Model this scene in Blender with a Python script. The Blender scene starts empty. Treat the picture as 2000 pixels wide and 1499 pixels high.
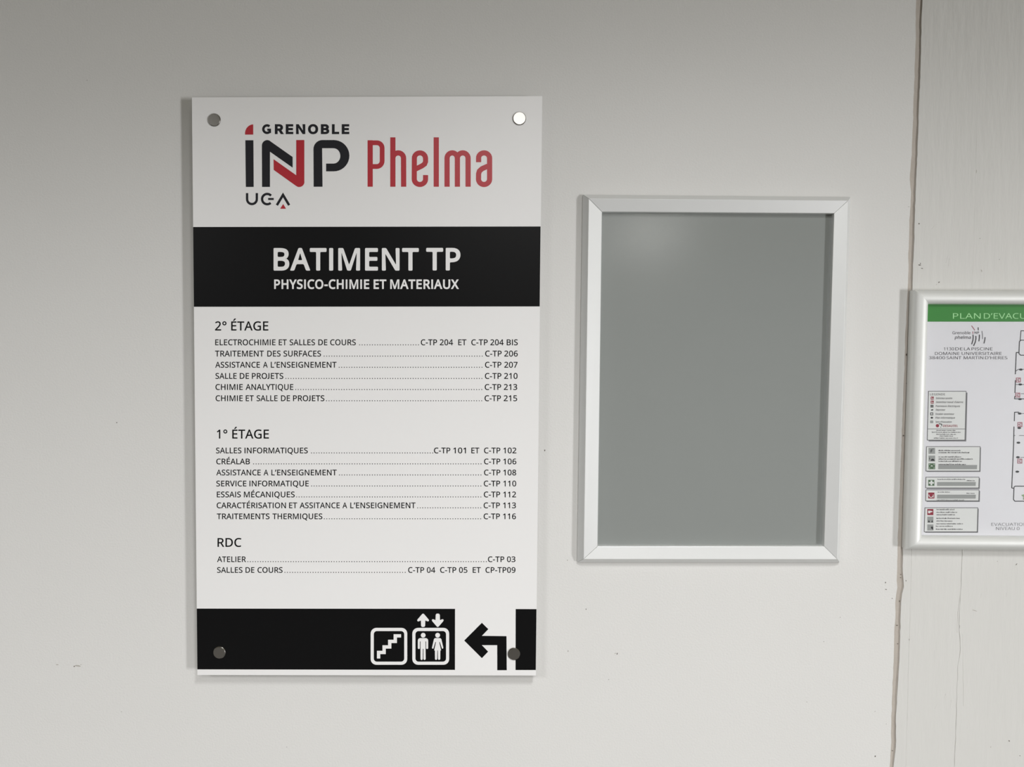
import bpy, bmesh, math, random
from mathutils import Vector, Matrix

# ------------------------------------------------------------------ camera, world, lights, exposure
C = bpy.context.scene.collection
scene = bpy.context.scene
F_PX = 1540.0                      # focal length in pixels of the 2000 x 1499 frame
CAM_D, CAM_H = 0.975, 1.55         # distance from the wall, height above the floor
PITCH, ROLL, YAW = math.radians(-2.63), math.radians(0.337), math.radians(0.474)
CAM_R = (Matrix.Rotation(YAW, 3, 'Z') @ Matrix.Rotation(PITCH, 3, 'X')
         @ Matrix(((1, 0, 0), (0, 0, -1), (0, 1, 0))) @ Matrix.Rotation(ROLL, 3, 'Z'))
cam = bpy.data.cameras.new('camera')
cam.sensor_width = 36.0
cam.lens = F_PX / 2000.0 * 36.0
cam.clip_start = 0.01
camo = bpy.data.objects.new('camera', cam)
camo.matrix_world = Matrix.Translation((0, -CAM_D, CAM_H)) @ CAM_R.to_4x4()
C.objects.link(camo)
scene.camera = camo

scene.view_settings.view_transform = 'Standard'
scene.view_settings.look = 'None'
scene.view_settings.gamma = 1
scene.view_settings.use_curve_mapping = False
scene.view_settings.exposure = 0.29

world = bpy.data.worlds.new('world')
scene.world = world
world.use_nodes = True
wb = world.node_tree.nodes['Background']
wb.inputs['Color'].default_value = (0.92, 0.97, 1.0, 1)
wb.inputs['Strength'].default_value = 0.3


def area_light(name, loc, target, sx, sy, watts, col, spread=180):
    l = bpy.data.lights.new(name, 'AREA')
    l.shape = 'RECTANGLE'
    l.size, l.size_y = sx, sy
    l.energy = watts
    l.color = col
    l.spread = math.radians(spread)
    o = bpy.data.objects.new(name, l)
    o.location = loc
    if target:                      # otherwise it shines straight down
        d = Vector(target) - Vector(loc)
        o.rotation_euler = d.to_track_quat('-Z', 'Y').to_euler()
    C.objects.link(o)
    return o


# tall glazing to the right of the wall, and ceiling luminaires behind the viewer, plus one added fill
area_light('window_daylight', (5.2, -4.4, 0.75), (-0.6, 0.0, 0.95), 0.50, 1.5, 158, (0.985, 0.985, 1.0))
area_light('ceiling_and_fill_light', (0.34, -1.25, 2.45), None, 0.15, 0.40, 13.0, (0.99, 0.99, 1.0), 136)
area_light('ceiling_and_fill_light', (-0.05, -2.55, 2.45), None, 0.40, 1.2, 26, (0.99, 0.99, 0.985), 162)
area_light('ceiling_and_fill_light', (-1.9, -2.55, 2.45), None, 0.40, 1.2, 54, (0.99, 0.99, 1.0), 161)  # added fill lamp, only there to brighten the left of the wall
area_light('ceiling_and_fill_light', (1.0, -5.3, 2.45), None, 0.42, 1.2, 14, (1.0, 0.97, 0.90), 176)


def at(px, py, depth=0.0):
    """Point of the plane that lies `depth` metres in front of the wall, seen at the photograph's pixel (px, py)."""
    d = CAM_R @ Vector(((px - 1000.0) / F_PX, -(py - 749.5) / F_PX, -1.0))
    t = (CAM_D - depth) / d.y
    return Vector((d.x * t, -depth, CAM_H + d.z * t))


# ------------------------------------------------------------------ materials
def lin(c):
    r = []
    for v in c:
        v /= 255.0
        r.append(v / 12.92 if v <= 0.04045 else ((v + 0.055) / 1.055) ** 2.4)
    return (r[0], r[1], r[2], 1.0)


def mat(name, srgb, rough=0.6, metal=0.0, spec=0.5, vary=0.03, nscale=40.0, bump=0.0, bscale=300.0, stretch=(1, 1, 1), coat=0.0):
    m = bpy.data.materials.new(name)
    m.use_nodes = True
    nt = m.node_tree
    b = nt.nodes['Principled BSDF']
    b.inputs['Roughness'].default_value = rough
    b.inputs['Metallic'].default_value = metal
    b.inputs['Specular IOR Level'].default_value = spec
    if coat:
        b.inputs['Coat Weight'].default_value = coat
        b.inputs['Coat Roughness'].default_value = 0.25
    tc = nt.nodes.new('ShaderNodeTexCoord')
    mp = nt.nodes.new('ShaderNodeMapping')
    mp.inputs['Scale'].default_value = stretch
    nt.links.new(tc.outputs['Object'], mp.inputs['Vector'])
    n = nt.nodes.new('ShaderNodeTexNoise')
    n.inputs['Scale'].default_value = nscale
    n.inputs['Detail'].default_value = 4
    nt.links.new(mp.outputs['Vector'], n.inputs['Vector'])
    mx = nt.nodes.new('ShaderNodeMix')
    mx.data_type = 'RGBA'
    c = lin(srgb)
    mx.inputs['A'].default_value = tuple(v * (1 - vary) for v in c[:3]) + (1,)
    mx.inputs['B'].default_value = tuple(min(1, v * (1 + vary)) for v in c[:3]) + (1,)
    nt.links.new(n.outputs['Fac'], mx.inputs['Factor'])
    nt.links.new(mx.outputs['Result'], b.inputs['Base Color'])
    if bump:
        n2 = nt.nodes.new('ShaderNodeTexNoise')
        n2.inputs['Scale'].default_value = bscale
        n2.inputs['Detail'].default_value = 5
        nt.links.new(mp.outputs['Vector'], n2.inputs['Vector'])
        bp = nt.nodes.new('ShaderNodeBump')
        bp.inputs['Strength'].default_value = bump
        bp.inputs['Distance'].default_value = 0.001
        nt.links.new(n2.outputs['Fac'], bp.inputs['Height'])
        nt.links.new(bp.outputs['Normal'], b.inputs['Normal'])
    return m


def sheet_mat(name, rough, strength):
    """Clear plastic film: see-through with a soft gloss."""
    m = bpy.data.materials.new(name)
    m.use_nodes = True
    nt = m.node_tree
    for n in list(nt.nodes):
        nt.nodes.remove(n)
    out = nt.nodes.new('ShaderNodeOutputMaterial')
    mix = nt.nodes.new('ShaderNodeMixShader')
    tr = nt.nodes.new('ShaderNodeBsdfTransparent')
    tr.inputs['Color'].default_value = (0.97, 0.98, 0.98, 1)
    gl = nt.nodes.new('ShaderNodeBsdfGlossy')
    gl.inputs['Roughness'].default_value = rough
    lw = nt.nodes.new('ShaderNodeLayerWeight')
    lw.inputs['Blend'].default_value = 0.5
    pw = nt.nodes.new('ShaderNodeMath')
    pw.operation = 'POWER'
    pw.inputs[1].default_value = 4.0
    ma = nt.nodes.new('ShaderNodeMath')
    ma.operation = 'MULTIPLY_ADD'
    ma.inputs[1].default_value = 0.6
    ma.inputs[2].default_value = strength
    nt.links.new(lw.outputs['Facing'], pw.inputs[0])
    nt.links.new(pw.outputs[0], ma.inputs[0])
    nt.links.new(ma.outputs[0], mix.inputs['Fac'])
    nt.links.new(tr.outputs['BSDF'], mix.inputs[1])
    nt.links.new(gl.outputs['BSDF'], mix.inputs[2])
    nt.links.new(mix.outputs['Shader'], out.inputs['Surface'])
    return m


M_WALL = mat('painted_plaster', (220, 219, 216), 0.62, spec=0.3, vary=0.015, nscale=9, bump=0.25, bscale=420)
M_CONC = mat('painted_concrete', (212, 211, 207), 0.65, spec=0.3, vary=0.025, nscale=14, bump=0.7, bscale=120, stretch=(1, 1, 0.18))
M_JOINT = mat('beige_sealant', (183, 175, 166), 0.8, spec=0.2, vary=0.08, nscale=60, bump=0.5, bscale=200)
M_CHIP = mat('grey_stain', (95, 88, 80), 0.8, spec=0.2, vary=0.15, nscale=400)
M_SMUDGE = mat('faint_smudge', (182, 178, 171), 0.7, spec=0.2, vary=0.04, nscale=200)
M_FLOOR = mat('dark_lino', (100, 98, 94), 0.6, vary=0.06, nscale=6)
M_CEIL = mat('ceiling_tile', (132, 127, 98), 0.8, vary=0.04, nscale=20)
M_REAR = mat('rear_wall_paint', (134, 132, 128), 0.8, vary=0.03, nscale=6)
M_PANEL = mat('white_sign_panel', (238, 237, 236), 0.36, spec=0.5, vary=0.006, nscale=200)
M_EDGE = mat('sign_edge', (150, 150, 148), 0.5, vary=0.02)
M_BLACK = mat('black_print', (15, 15, 16), 0.36, spec=0.16, vary=0.03, nscale=80)
M_LOGO = mat('charcoal_print', (26, 26, 32), 0.4, spec=0.3, vary=0.03)
M_RED = mat('red_print', (180, 26, 42), 0.34, spec=0.6, vary=0.02)
M_WHITE = mat('white_print', (238, 237, 236), 0.36, spec=0.5, vary=0.006)
M_CAP = mat('satin_steel', (160, 157, 153), 0.25, metal=1.0, vary=0.02)
M_ALU = mat('anodised_aluminium', (230, 231, 230), 0.45, metal=0.42, spec=0.5, vary=0.012, nscale=60)
M_ALU2 = mat('satin_aluminium', (226, 227, 224), 0.52, metal=0.32, spec=0.5, vary=0.015, nscale=90)
M_GREY = mat('grey_backing_card', (156, 157, 154), 0.6, spec=0.3, vary=0.012, nscale=30)
M_FILM = sheet_mat('matt_clear_film', 0.17, 0.04)
M_FILM2 = sheet_mat('clear_film', 0.25, 0.02)
M_PAPER = mat('plan_paper', (232, 228, 232), 0.65, spec=0.3, vary=0.012, nscale=60)
M_GREEN = mat('green_print', (62, 138, 60), 0.6, spec=0.3, vary=0.02)
M_PALE = mat('pale_green_print', (176, 232, 166), 0.6, spec=0.3)
M_INK = mat('grey_ink', (78, 74, 78), 0.65, spec=0.3)
M_INKD = mat('dark_ink', (44, 43, 46), 0.65, spec=0.3)
M_INKL = mat('light_grey_ink', (128, 126, 128), 0.65, spec=0.3)
M_SHADE = mat('grey_fill', (158, 158, 156), 0.65, spec=0.3)
M_BOX = mat('box_paper', (228, 226, 224), 0.65, spec=0.3, vary=0.01)
M_INKR = mat('dark_red_ink', (150, 44, 62), 0.65, spec=0.3)
M_INKP = mat('pink_ink', (178, 120, 130), 0.65, spec=0.3)
M_INKG = mat('dark_green_ink', (88, 112, 84), 0.65, spec=0.3)
M_LEAF = mat('olive_ink', (150, 170, 130), 0.65, spec=0.3)


# ------------------------------------------------------------------ object helpers
def link(name, me, m, parent):
    o = bpy.data.objects.new(name, me)
    if m:
        me.materials.append(m)
    C.objects.link(o)
    if parent is not None:
        o.parent = parent
    return o


def root_of(o):
    while o.parent:
        o = o.parent
    return o


def mesh(name, verts, faces, m, parent=None, smooth=False, recalc=True):
    off = root_of(parent).location if parent is not None else Vector((0, 0, 0))
    me = bpy.data.meshes.new(name)
    me.from_pydata([tuple(Vector(v) - off) for v in verts], [], faces)
    bm = bmesh.new()
    bm.from_mesh(me)
    if recalc:
        bmesh.ops.recalc_face_normals(bm, faces=bm.faces)
    bm.to_mesh(me)
    bm.free()
    if smooth:
        for p in me.polygons:
            p.use_smooth = True
    return link(name, me, m, parent)


def thing(name, label, cat, loc, group=None):
    o = bpy.data.objects.new(name, None)
    o.empty_display_size = 0.05
    o.location = loc
    C.objects.link(o)
    o['label'] = label
    o['category'] = cat
    if group:
        o['group'] = group
    return o


def slab(q, d0, d1):
    """Box from four pixel corners (in order round) between two depths."""
    v = [at(x, y, d1) for x, y in q] + [at_under(x, y, d0, d1) for x, y in q]
    return v, [(0, 1, 2, 3), (7, 6, 5, 4)] + [(i, 4 + i, 4 + (i + 1) % 4, (i + 1) % 4) for i in range(4)]


def at_under(px, py, d0, d1):
    p = at(px, py, d1)
    return Vector((p.x, -d0, p.z))


class Art:
    """Collects flat printed shapes (outlines with holes) and links them as one mesh on a plane in front of the wall."""
    def __init__(self):
        self.v, self.f, self.lift = [], [], []
        self.n = 0

    def layer(self):
        # overlapping shapes of one print lie a few micrometres apart
        self.n += 1
        self.lift += [(self.n % 12) * 4e-6] * (len(self.v) - len(self.lift))

    def quad(self, p):
        i = len(self.v)
        s = sum(p[k - 1][0] * p[k][1] - p[k][0] * p[k - 1][1] for k in range(len(p)))
        if s > 0:
            p = list(p)[::-1]
        self.v += [tuple(a) for a in p]
        self.f.append(tuple(range(i, i + len(p))))
        self.layer()

    def rect(self, x0, y0, x1, y1):
        self.quad([(x0, y0), (x1, y0), (x1, y1), (x0, y1)])

    def fill(self, loops):
        cu = bpy.data.curves.new('outline', 'CURVE')
        cu.dimensions = '2D'
        cu.fill_mode = 'BOTH'
        for lp in loops:
            s = cu.splines.new('POLY')
            s.points.add(len(lp) - 1)
            for k, (x, y) in enumerate(lp):
                s.points[k].co = (x * 0.01, -y * 0.01, 0, 1)
            s.use_cyclic_u = True
        o = bpy.data.objects.new('outline', cu)
        C.objects.link(o)
        dg = bpy.context.evaluated_depsgraph_get()
        me = bpy.data.meshes.new_from_object(o.evaluated_get(dg))
        i = len(self.v)
        self.v += [(w.co.x * 100, -w.co.y * 100) for w in me.vertices]
        for p in me.polygons:
            t = [i + k for k in p.vertices]
            s = sum(self.v[t[k - 1]][0] * self.v[t[k]][1] - self.v[t[k]][0] * self.v[t[k - 1]][1] for k in range(len(t)))
            self.f.append(tuple(t if s < 0 else t[::-1]))
        bpy.data.objects.remove(o)
        bpy.data.curves.remove(cu)
        bpy.data.meshes.remove(me)
        self.layer()

    def disc(self, x, y, r, n=20):
        self.quad([(x + r * math.cos(2 * math.pi * k / n), y + r * math.sin(2 * math.pi * k / n)) for k in range(n)])

    def stroke(self, pts, w, closed=False):
        """Ribbon of even width along a polyline, with mitred corners."""
        P = [Vector(p) for p in pts]
        n = len(P)
        L, R = [], []
        for i in range(n):
            a = P[i] - P[i - 1] if (i > 0 or closed) else None
            b = P[(i + 1) % n] - P[i] if (i < n - 1 or closed) else None
            if a is None:
                a = b
            if b is None:
                b = a
            a = a.normalized()
            b = b.normalized()
            na, nb = Vector((-a.y, a.x)), Vector((-b.y, b.x))
            m = na + nb
            m = m / max(0.25, m.dot(na)) if m.length > 1e-6 else na
            L.append(P[i] + m * w / 2)
            R.append(P[i] - m * w / 2)
        for i in range(n if closed else n - 1):
            j = (i + 1) % n
            self.quad([L[i], L[j], R[j], R[i]])

    def build(self, name, m, parent, depth):
        return mesh(name, [at(x, y, depth + e) for (x, y), e in zip(self.v, self.lift)], self.f, m, parent, recalc=False)


def arc(cx, cy, rx, ry, a0, a1, n=10):
    return [(cx + rx * math.cos(math.radians(a0 + (a1 - a0) * k / n)), cy + ry * math.sin(math.radians(a0 + (a1 - a0) * k / n))) for k in range(n + 1)]


def rrect(x0, y0, x1, y1, r, n=6):
    return (arc(x1 - r, y0 + r, r, r, -90, 0, n) + arc(x1 - r, y1 - r, r, r, 0, 90, n)
            + arc(x0 + r, y1 - r, r, r, 90, 180, n) + arc(x0 + r, y0 + r, r, r, 180, 270, n))


# ------------------------------------------------------------------ lettering
def decode(txt):
    G = {}
    for line in txt.strip('\n').split('\n'):
        ch, rest = line[0], line[1:].split(';')
        G[ch] = (int(rest[0]), [[tuple(map(int, p.split())) for p in s.split(',')] for s in rest[1:]])
    return G


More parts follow.
